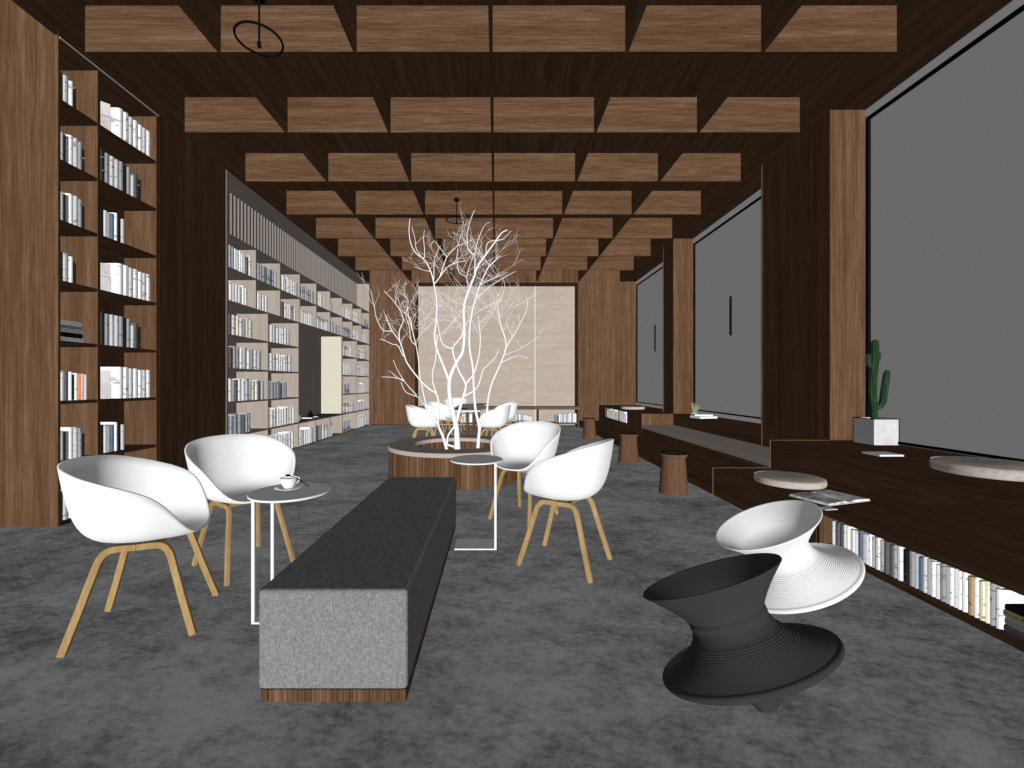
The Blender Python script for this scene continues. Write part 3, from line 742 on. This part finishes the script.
tree = thing('bare_tree', 'bare white multi-stemmed tree rising from the round planter', 'tree', (PC.x + .05, PC.y, .17))
inv = Matrix.Translation(tree.location).inverted()
tr_rnd = random.Random(11)
TD = 5.53
def traced(pts, r0, r1, off0, off1):
    """points are seen positions; the limb swings off0..off1 metres in depth"""
    out = []; L = len(pts)
    for i, (px, py) in enumerate(pts):
        k = i / (L - 1); d = TD + off0 + (off1 - off0) * (k ** 1.2)
        out.append(P(px, py, d))
    sp_ = smooth_path(out, 5); m_ = len(sp_)
    return sp_, [(r0 + (r1 - r0) * (i / (m_ - 1)) ** .38) * TD / F for i in range(m_)]
def foot(px, d=TD): 
    v = P(px, 450, d); return v
trunks = {
 'A': dict(main=([(447.5, 459), (446.8, 450), (442.8, 436), (438.2, 424), (438.8, 405), (436.4, 394), (429.5, 389), (420, 380), (407.5, 363.5), (403.6, 352.5), (399.7, 341.5), (391, 329), (385.6, 315)], 2.3, .4, 0, .35), subs=[
    ([(399.7, 341.5), (399.4, 331), (403.3, 321), (401, 312), (397, 305.6), (391, 298), (384, 291)], .8, .3, .2, .5),
    ([(391, 331), (383, 330), (377, 319.7), (374.5, 308), (371, 291.5)], .7, .25, .25, 0),
    ([(403.6, 357), (398, 346), (392, 344), (386, 341), (380, 339)], .7, .3, .2, .4),
    ([(438, 424), (429, 411), (422, 402), (417.6, 397), (406, 392), (401, 382)], .7, .3, 0, -.3),
    ([(417.6, 396), (409, 387), (403.6, 380), (397, 369), (393.4, 360)], .6, .25, -.1, -.4),
    ([(403.6, 380), (396, 378), (388, 377), (381.7, 377)], .5, .25, -.2, -.3), ([(406, 382), (398, 378), (391, 372), (388, 371)], .5, .25, -.2, -.4),
    ([(438, 424), (432, 416), (426.7, 407), (422, 386), (420, 377), (418.5, 360), (416, 345), (412, 329), (409, 318), (407.5, 308)], 1.1, .3, 0, -.3),
    ([(437, 394), (433, 383), (432.7, 372), (435.5, 360), (436.4, 348), (437.5, 335)], .9, .5, 0, -.2),
    ([(412, 329), (410, 318), (402, 310), (398, 298)], .6, .2, -.2, -.5), ([(416, 345), (411, 340), (409, 325), (406, 316), (408, 300), (399, 292)], .6, .2, -.2, 0)]),
 'B': dict(main=([(457.6, 461), (457.5, 450), (457, 438), (456.2, 426), (452.8, 412), (450, 398), (449.2, 383), (452, 372), (457.4, 361), (462.8, 351), (464.5, 330), (463.7, 313), (465, 301.7), (469.5, 288.8), (474.5, 276), (477.3, 267), (486, 254.4), (496, 240.8), (501.7, 233), (507.4, 230)], 4.6, .45, 0, -.4), subs=[
    ([(449.2, 381), (443.7, 366.5), (437.3, 350), (434.6, 337), (436.2, 321), (436.8, 303), (434.4, 286), (430.8, 271.6), (424.4, 260), (415.8, 253), (410.7, 243), (409, 230), (410, 218.6)], 1.8, .35, 0, .4),
    ([(424.4, 259), (424.5, 249), (423.6, 238.7), (424.4, 230)], .6, .25, .3, .1), ([(421, 257), (416, 248), (415, 238.7), (411.5, 226)], .6, .25, .3, .6),
    ([(434.4, 284), (440, 277), (447.3, 267.3), (457.3, 262.3), (466, 261)], .8, .3, .2, -.1), ([(430.8, 271.6), (425, 270.5), (421.5, 269.5), (414.3, 266.6)], .6, .25, .3, .5),
    ([(434, 280), (434, 268), (435, 257), (440.8, 245.8)], .7, .25, .2, .5), ([(440, 277), (447, 257), (457.3, 245.8), (460, 238), (463, 230)], .7, .25, .2, .6),
    ([(447, 257), (440, 248), (434, 241), (430, 247)], .5, .2, .3, .5), ([(457.3, 245.8), (466, 243), (474, 239)], .5, .2, .4, .3),
    ([(474.5, 274), (475, 263), (475, 254.5), (478, 240), (483.8, 226.5)], .9, .3, -.1, .2), ([(475, 255), (469, 251), (467.3, 244), (467.3, 233), (470, 222), (474.5, 210)], .7, .25, 0, -.2),
    ([(496, 240.8), (503, 239), (506.5, 236), (511, 231)], .6, .25, -.3, -.5), ([(486, 254), (487, 244), (492, 241), (496, 240)], .5, .3, -.3, -.3),
    ([(469, 289), (467, 281), (466.5, 277), (459, 272), (457, 258), (458, 248)], .7, .3, -.1, .3), ([(466.5, 277), (469, 268), (473, 256)], .6, .25, 0, .2),
    ([(455.8, 424), (460, 408), (464.7, 392), (465.6, 384), (459, 371), (455, 360), (452.8, 349), (457, 342), (462, 335), (464, 325)], 2.2, .6, 0, .3),
    ([(452.8, 348.5), (447, 347), (442.8, 344), (440, 336), (438.6, 328), (437, 318)], 1.0, .4, .2, .4),
    ([(465.6, 384), (470, 379), (473.8, 373.8), (477, 364), (479.5, 352), (480.3, 337), (479, 324), (478, 316)], 1.5, .4, .1, -.4),
    ([(462.6, 397), (468, 394), (473.8, 391), (478, 386), (480.8, 378), (483, 370), (489, 364), (494.8, 358), (499, 350)], 1.5, .4, 0, .4),
    ([(447, 446), (448, 436), (453.7, 427), (457, 418)], 1.0, .9, .1, .1)]),
 'C': dict(main=([(477.4, 460), (477.8, 450), (478.6, 438), (479.3, 427), (475.6, 410), (473.8, 388.4), (472.9, 368), (469.6, 348), (469.8, 328), (472.2, 312), (476, 298), (480, 285), (488, 268), (494, 262), (500, 256)], 2.7, .35, 0, -.5), subs=[
    ([(479.3, 428), (483, 421), (486.5, 414), (488.4, 397.6), (492, 383), (499.3, 366.5), (505.7, 349), (504.8, 337), (501, 326), (499.3, 318)], 1.9, .5, 0, .3),
    ([(504, 352), (510, 341), (515.7, 332), (521, 322), (525.8, 312), (528, 300)], .8, .25, .2, 0), ([(503, 356), (510, 353), (517.6, 350), (528, 344), (539, 337)], .6, .25, .2, .6),
    ([(500, 363), (509, 359), (517.6, 355.6), (527.6, 357.8)], .6, .25, .2, .1), ([(513, 336), (509, 330), (506, 322)], .5, .2, .2, .3),
    ([(499.3, 318), (498, 305), (503, 294), (505, 282)], .6, .2, .3, .5), ([(476, 298), (484, 292), (492, 285), (505, 277), (516, 271)], .7, .25, -.3, 0),
    ([(480, 285), (487, 281), (500, 276), (508, 272)], .5, .2, -.3, -.6), ([(488, 268), (490, 262), (493, 258)], .5, .2, -.4, -.2)]),
}
for nm_, T_ in trunks.items():
    pts, rad = traced(*T_['main'])
    mb = MB().tube(pts, rad, 10); mb.v = [inv @ v for v in mb.v]
    tk = mb.build('trunk', M['tree'], tree, True)
    allp = [(pts, rad, True)]
    for sub in T_['subs']:
        p2, r2 = traced(*sub)
        # join the limb to the nearest point of what is already there
        best = min(((q - p2[0]).length, q) for (pp_, rr_, _) in allp for q in pp_) if False else None
        cand = [q for (pp_, rr_, _) in allp for q in pp_]
        q = min(cand, key=lambda c: ((c.x - p2[0].x) ** 2 + (c.z - p2[0].z) ** 2))
        dy = q.y - p2[0].y
        L2 = len(p2)
        for i in range(L2):
            k = max(0, 1 - i / (L2 * .6)); old = p2[i].y; new = old + dy * k
            s_ = new / old
            p2[i] = Vector((p2[i].x * s_, new, CZ + (p2[i].z - CZ) * s_))
        p2[0] = q
        mb = MB().tube(p2, r2, 8 if r2[0] > .01 else 6); mb.v = [inv @ v for v in mb.v]
        mb.build('branch', M['tree'], tk, True)
        allp.append((p2, r2, False))
    # fine twigs
    tw = MB()
    def twig(p, dirn, L, r, depth):
        pts_ = [p]; d_ = dirn.copy()
        nseg = 6
        for i in range(nseg):
            d_ = (d_ + Vector((tr_rnd.gauss(0, .11), tr_rnd.gauss(0, .11), tr_rnd.gauss(.04, .09)))).normalized()
            pts_.append(pts_[-1] + d_ * (L / nseg))
            if depth > 0 and i in (1, 3, 4) and tr_rnd.random() < .75:
                a = tr_rnd.uniform(.4, .8) * (1 if tr_rnd.random() < .5 else -1)
                nd = (Matrix.Rotation(a, 3, Vector((tr_rnd.gauss(0, .3), 1, tr_rnd.gauss(0, .3))).normalized()) @ d_)
                twig(pts_[-1], nd, L * tr_rnd.uniform(.4, .65), r * .7, depth - 1)
        tw.tube(pts_, [r * (1 - .55 * i / nseg) for i in range(nseg + 1)], 4, cap=False)
    for (pp_, rr_, ismain) in allp:
        for i in range(len(pp_)):
            z = pp_[i].z
            if z < 1.62 or tr_rnd.random() > (.26 if ismain else .19) * (.13 if z > 2.75 else 1.0): continue
            out = pp_[i].x - (PC.x + .05)
            side = tr_rnd.choice((-1, 1)) if abs(out) < .5 else (-1 if out > 0 else 1) * tr_rnd.choice((1, -.4))
            dirn = Vector((side * tr_rnd.uniform(.2, 1.0) + out * .2, tr_rnd.uniform(-.7, .7), tr_rnd.uniform(.35, 1.0))).normalized()
            if z > 2.75: L_ = tr_rnd.uniform(.08, .24)
            elif abs(out) > .6: L_ = tr_rnd.uniform(.1, .3)
            else: L_ = tr_rnd.uniform(.35, .75)
            if z > 2.45: L_ = min(L_, .38)
            twig(pp_[i], dirn, L_, .0021, 2 if L_ > .25 else 1)
    tw.v = [inv @ v for v in tw.v]
    tag(tw.build('twigs', M['tree'], tk), None, None, None, 'stuff')

# ------------------------------------------------------------------ spinning-top chairs
def spun(label, contact, axis, mat, group, s=1.0, spin=0):
    """one lathe-turned seat; axis = leaning direction"""
    prof = [(0, 0), (.018, .001), (.038, .010), (.047, .03), (.062, .075)]
    prof += [(.14, .098), (.25, .132), (.296, .147), (.307, .154), (.312, .163), (.310, .172), (.303, .176)]
    N = 150
    for i in range(N + 1):
        t = i / N
        r = .299 - (.299 - .152) * t
        z = .1762 + .084 * (.22 * t + .78 * t ** 2.6)
        if t < .94: z += .0026 * math.sin(t * 2 * PI * 24) * (1 - t * .45)
        prof.append((r, z))
    prof += [(.148, .270), (.142, .284), (.139, .300), (.141, .3015), (.141, .322), (.139, .3235)]
    M_ = 60
    outer = lambda t: .139 + (.260 - .139) * (.62 * t + .38 * t ** 1.6)
    for i in range(1, M_ + 1):
        t = i / M_
        prof.append((outer(t) + .0005 * math.sin(i * PI * .9), .3235 + .128 * t))
    prof += [(.263, .4545), (.2625, .4575), (.259, .459), (.255, .4565)]
    for i in range(1, 25):
        t = 1 - i / 24 * .62
        prof.append((outer(t) - .009 - (1 - t) * .012, .3235 + .128 * t))
    (ra, za), (rr0, zz0) = prof[-2], prof[-1]
    zm = zz0 - .050; rc = rr0 - (zz0 - zm) * (ra - rr0) / (za - zz0)
    for i in range(1, 21):
        q_ = i / 20
        prof.append((max((1 - q_) ** 2 * rr0 + 2 * q_ * (1 - q_) * rc, .0001), (1 - q_) ** 2 * zz0 + 2 * q_ * (1 - q_) * zm + q_ * q_ * zm))
    prof = [(r * s, z * s) for r, z in prof]
    t = thing('spinning_chair', label, 'chair', contact, 0, group)
    ax = Vector(axis).normalized()
    q = Vector((0, 0, 1)).rotation_difference(ax)
    i_rim = 9
    lower = prof[:5]
    mb = MB().lathe(prof[4:], 128)
    body = mb.build('body', mat, t, True)
    nb = MB().lathe(lower, 48).build('foot', mat, t, True)
    i0 = None
    lowz = min((q @ v).z for v in mb.v); lowz2 = min((q @ v).z for v in nb.data.vertices.data.vertices) if False else min((q @ v.co).z for v in nb.data.vertices)
    dz = -min(lowz, lowz2)
    for o in (body, nb):
        o.rotation_mode = 'QUATERNION'; o.rotation_quaternion = q; o.location = (0, 0, dz + .001)
    return t
spun('matt black spinning-top chair tilted to the left in the foreground', (.9635, 1.517, 0), (-.3465, .3675, 1), M['blackshell'], None)
spun('white spinning-top chair tilted to the left behind the black one', (1.629, 2.243, 0), (-.491, .0976, 1), M['white'], None)

# ------------------------------------------------------------------ things on the benches
pot = thing('cactus_pot', 'square pale concrete pot holding the cactus on the bench by the window', 'plant pot', (3.755, 4.26, ZU + .001))
a_ = .12; h_ = .25
pm = MB()
for (x0, x1, y0, y1) in ((-a_, a_, -a_, -a_ + .015), (-a_, a_, a_ - .015, a_), (-a_, -a_ + .015, -a_ + .015, a_ - .015), (a_ - .015, a_, -a_ + .015, a_ - .015)): pm.box(x0, x1, y0, y1, 0, h_)
pm.build('pot_body', M['conc'], pot)
MB().box(-a_ + .016, a_ - .016, -a_ + .016, a_ - .016, .001, h_ - .02).build('soil', M['soil'], pot)
em = MB()
for x in (-a_, a_):
    for y in (-a_, a_):
        if (x, y) != (-a_, -a_): em.tube([(x, y, 0.002), (x, y, h_)], .0045, 6)
em.tube([(-a_, -a_, h_), (a_, -a_, h_), (a_, a_, h_), (-a_, a_, h_), (-a_, -a_, h_)], .0045, 6)
tag(em.build('edge_trim', M['black'], pot), 'black edge lines')
cz = ZU + .001 + h_ - .019
cac = thing('cactus', 'tall dark green columnar cactus with two side arms in the square pot', 'cactus', (3.74, 4.26, cz))
def ribbed(pts, rad, ribs=9):
    mb = MB(); pts = smooth_path(pts, 6); Ln = len(pts)
    rads = [rad(i / (Ln - 1)) for i in range(Ln)]
    mb.tube(pts, rads, ribs * 4)
    nn = ribs * 4
    for k in range(Ln):
        for j in range(nn):
            i = k * nn + j; c = pts[k]
            mb.v[i] = c + (mb.v[i] - c) * (1 + .10 * math.cos(j * 2 * PI / 4))
    return mb
def dome(r0): return lambda t: r0 * (.85 + .2 * math.sin(t * 2.6)) * (1 if t < .9 else max(.12, math.sqrt(max(0, 1 - ((t - .9) / .1) ** 2))))
ribbed([(0, 0, 0), (.002, 0, .1), (-.015, 0, .25), (-.012, 0, .4), (.002, 0, .55), (.008, 0, .7), (.01, 0, .80)], dome(.031)).build('stem', M['cactus'], cac, True)
ribbed([(.0, 0, .13), (.05, 0, .135), (.085, 0, .18), (.10, 0, .28), (.115, 0, .38), (.135, 0, .50)], dome(.027)).build('arm', M['cactus'], cac, True)
ribbed([(-.0, 0, .535), (-.04, .0, .54), (-.056, .0, .57), (-.058, 0, .66)], dome(.02)).build('arm', M['cactus'], cac, True)
ribbed([(.01, 0, .58), (.035, -.005, .61), (.04, -.005, .68)], dome(.018)).build('arm', M['cactus'], cac, True)

def flat_book(label, cx, cy, z, w_, l_, t_, rz, cov, group=None):
    t = thing('book', label, 'book', (cx, cy, z), rz, group)
    cb = MB(); cb.box(-w_ / 2, w_ / 2, -l_ / 2, l_ / 2, 0, .002); cb.box(-w_ / 2, w_ / 2, -l_ / 2, l_ / 2, t_ - .002, t_); cb.box(-w_ / 2, -w_ / 2 + .002, -l_ / 2, l_ / 2, .002, t_ - .002)
    cb.build('cover', cov, t)
    MB().box(-w_ / 2 + .0025, w_ / 2 - .004, -l_ / 2 + .003, l_ / 2 - .003, .0025, t_ - .0025).build('pages', M['whitemetal'], t)
flat_book('thin grey book lying alone on the upper ledge near the cactus', 3.21, 3.575, ZU + .001, .2, .17, .014, 0, BM['white'])
# open book
ob = thing('open_book', 'open illustrated book lying on the lower bench step in front of the cushion', 'book', (2.55, 3.30, ZT + .001), D(18))
for sx in (-1, 1):
    vs = []; fs = []; nn = 10; ll = .145
    for zoff in (0, 1):
        for i in range(nn + 1):
            x = i / nn
            h = .003 + .018 * math.sin(min(1, x * 3.0) * PI / 2) * (1 - .55 * x)
            for y in (-ll, ll): vs.append((sx * (.001 + x * .215), y, .003 if zoff == 0 else h + .004))
    for i in range(nn):
        a = 2 * i; b = 2 * (nn + 1) + 2 * i
        fs += [[a, a + 2, a + 3, a + 1], [b, b + 1, b + 3, b + 2], [a, b, b + 2, a + 2], [a + 1, a + 3, b + 3, b + 1]]
    e0 = 2 * nn; e1 = 2 * (nn + 1) + 2 * nn
    fs += [[e0, e1, e1 + 1, e0 + 1], [0, 1, 2 * (nn + 1) + 1, 2 * (nn + 1)]]
    mesh_obj('page_block', vs, fs, M['print'], ob, True).modifiers.new('e', 'EDGE_SPLIT').split_angle = .5
MB().box(-.22, .22, -.15, .15, 0, .0025).build('cover', BM['pale grey'], ob)
o = box('paper_sheet', -.05, .05, -.035, .035, 0, .004, M['whitemetal']); o.location = (2.33, 3.03, ZT + .001); o.rotation_euler = (0, 0, D(10))
tag(o, 'small white leaflet on the bench step edge below the open book', 'leaflet')
# books and plant on the mid ledge
flat_book('larger white book at the bottom of the small pile on the window ledge', 3.59, 7.45, ZU + .001, .34, .26, .035, D(12), BM['white'], 'pile of two books on the window ledge')
flat_book('smaller white book on top of the small pile on the window ledge', 3.58, 7.50, ZU + .0365, .3, .22, .03, D(-8), BM['off-white'], 'pile of two books on the window ledge')
lp = thing('potted_plant', 'tiny pale green plant in a low pot on the ledge behind the books', 'plant', (3.60, 7.83, ZU + .001))
MB().lathe([(0, 0), (.04, 0), (.055, .06), (.05, .06), (.045, .05), (0, .05)], 20).build('pot', M['white'], lp, True)
lf = MB(); rr = random.Random(5)
for i in range(16):
    a = rr.uniform(0, 2 * PI); sp2 = rr.uniform(.02, .1); hh = rr.uniform(.12, .26)
    p3 = Vector((math.cos(a) * sp2, math.sin(a) * sp2, hh))
    lf.tube(smooth_path([(0, 0, .045), (p3.x * .4, p3.y * .4, hh * .55), tuple(p3)], 3), .0022, 4)
    for k in range(6):
        q3 = Vector((0, 0, .05)).lerp(p3, .4 + .12 * k) ; b3 = rr.uniform(0, 2 * PI)
        tip = q3 + Vector((math.cos(b3) * .03, math.sin(b3) * .03, .015)); md = (q3 + tip) / 2
        w3 = Vector((-math.sin(b3), math.cos(b3), .3)) * .011
        i0 = len(lf.v); lf.v += [q3, md + w3, tip, md - w3, md + Vector((0, 0, .004))]
        lf.f += [[i0, i0 + 1, i0 + 4], [i0 + 1, i0 + 2, i0 + 4], [i0 + 2, i0 + 3, i0 + 4], [i0 + 3, i0, i0 + 4]]
lf.build('foliage', M['leaf'], lp)

# ------------------------------------------------------------------ ring pendants
def pendant(label, x, y):
    t = thing('ring_pendant', label, 'pendant lamp', (x, y, ZC - .001), 0, 'black ring pendant lamps')
    MB().tube([(0, 0, 0), (0, 0, -.385)], .0016, 6).build('wire', M['wood_v'], t)
    MB().lathe([(0, -.380), (.03, -.382), (.044, -.40), (.040, -.425), (.012, -.44), (0, -.44)], 24).build('rose', M['black'], t, True)
    MB().tube([(0, 0, -.43), (0, 0, -.735)], .0075, 8).build('cord', M['black'], t)
    MB().tube([(math.cos(a * PI / 36) * .158, math.sin(a * PI / 36) * .158, -.722) for a in range(73)], .0085, 8, cap=False).build('ring', M['black'], t, True)
    MB().lathe([(0, -.79), (.011, -.78), (.016, -.76), (.011, -.735), (0, -.73)], 16).build('hub', M['black'], t, True)
    return t
p0 = pendant('black ring pendant lamp at the upper left, nearest the camera', -1.755, 3.18)
dup(p0, (-.62, 6.68, ZC - .001), 0, 'black ring pendant lamp above the white tree')

# ------------------------------------------------------------------ light
def sun(name, direction, e, ang=1):
    l = bpy.data.lights.new(name, 'SUN'); l.energy = e * PI; l.angle = D(ang); l.use_shadow = False
    try: l.cycles.cast_shadow = False
    except Exception: pass
    o = bpy.data.objects.new(name, l); C.objects.link(o)
    o.rotation_euler = Vector(direction).to_track_quat('-Z', 'Y').to_euler()
    return o
KEY, AMB = 1.36, .166
sun('key_headlight', (0.0, 1, -0.0), KEY)  # shadowless headlight-like sun added from the camera side, not daylight
sun('side_fill', (1, 0, 0), AMB); sun('side_fill', (-1, 0, 0), AMB)  # added shadowless fill suns for even ambient; no daylight enters from the sides
sun('overhead_fill', (0, 0, -1), AMB); sun('upward_fill', (0, 0, 1), AMB)  # added ambient fills; the upward sun is no real floor bounce
wd = bpy.data.worlds.new('world'); bpy.context.scene.world = wd; wd.use_nodes = True
wd.node_tree.nodes['Background'].inputs[0].default_value = (1, 1, 1, 1)
wd.node_tree.nodes['Background'].inputs[1].default_value = 0.005

# ------------------------------------------------------------------ camera
cd = bpy.data.cameras.new('camera'); cam = bpy.data.objects.new('camera', cd); C.objects.link(cam)
cd.sensor_width = 36; cd.lens = F / 1024 * 36; cd.shift_x = (512 - VX) / 1024; cd.shift_y = 0
cam.location = (0, 0, CZ); cam.rotation_euler = (PI / 2, 0, 0); cd.clip_start = .05
sc = bpy.context.scene; sc.camera = cam
sc.cycles.diffuse_bounces = 0
sc.view_settings.view_transform = 'Standard'; sc.view_settings.look = 'None'; sc.view_settings.exposure = 0; sc.view_settings.gamma = 1
sc.view_settings.use_curve_mapping = False
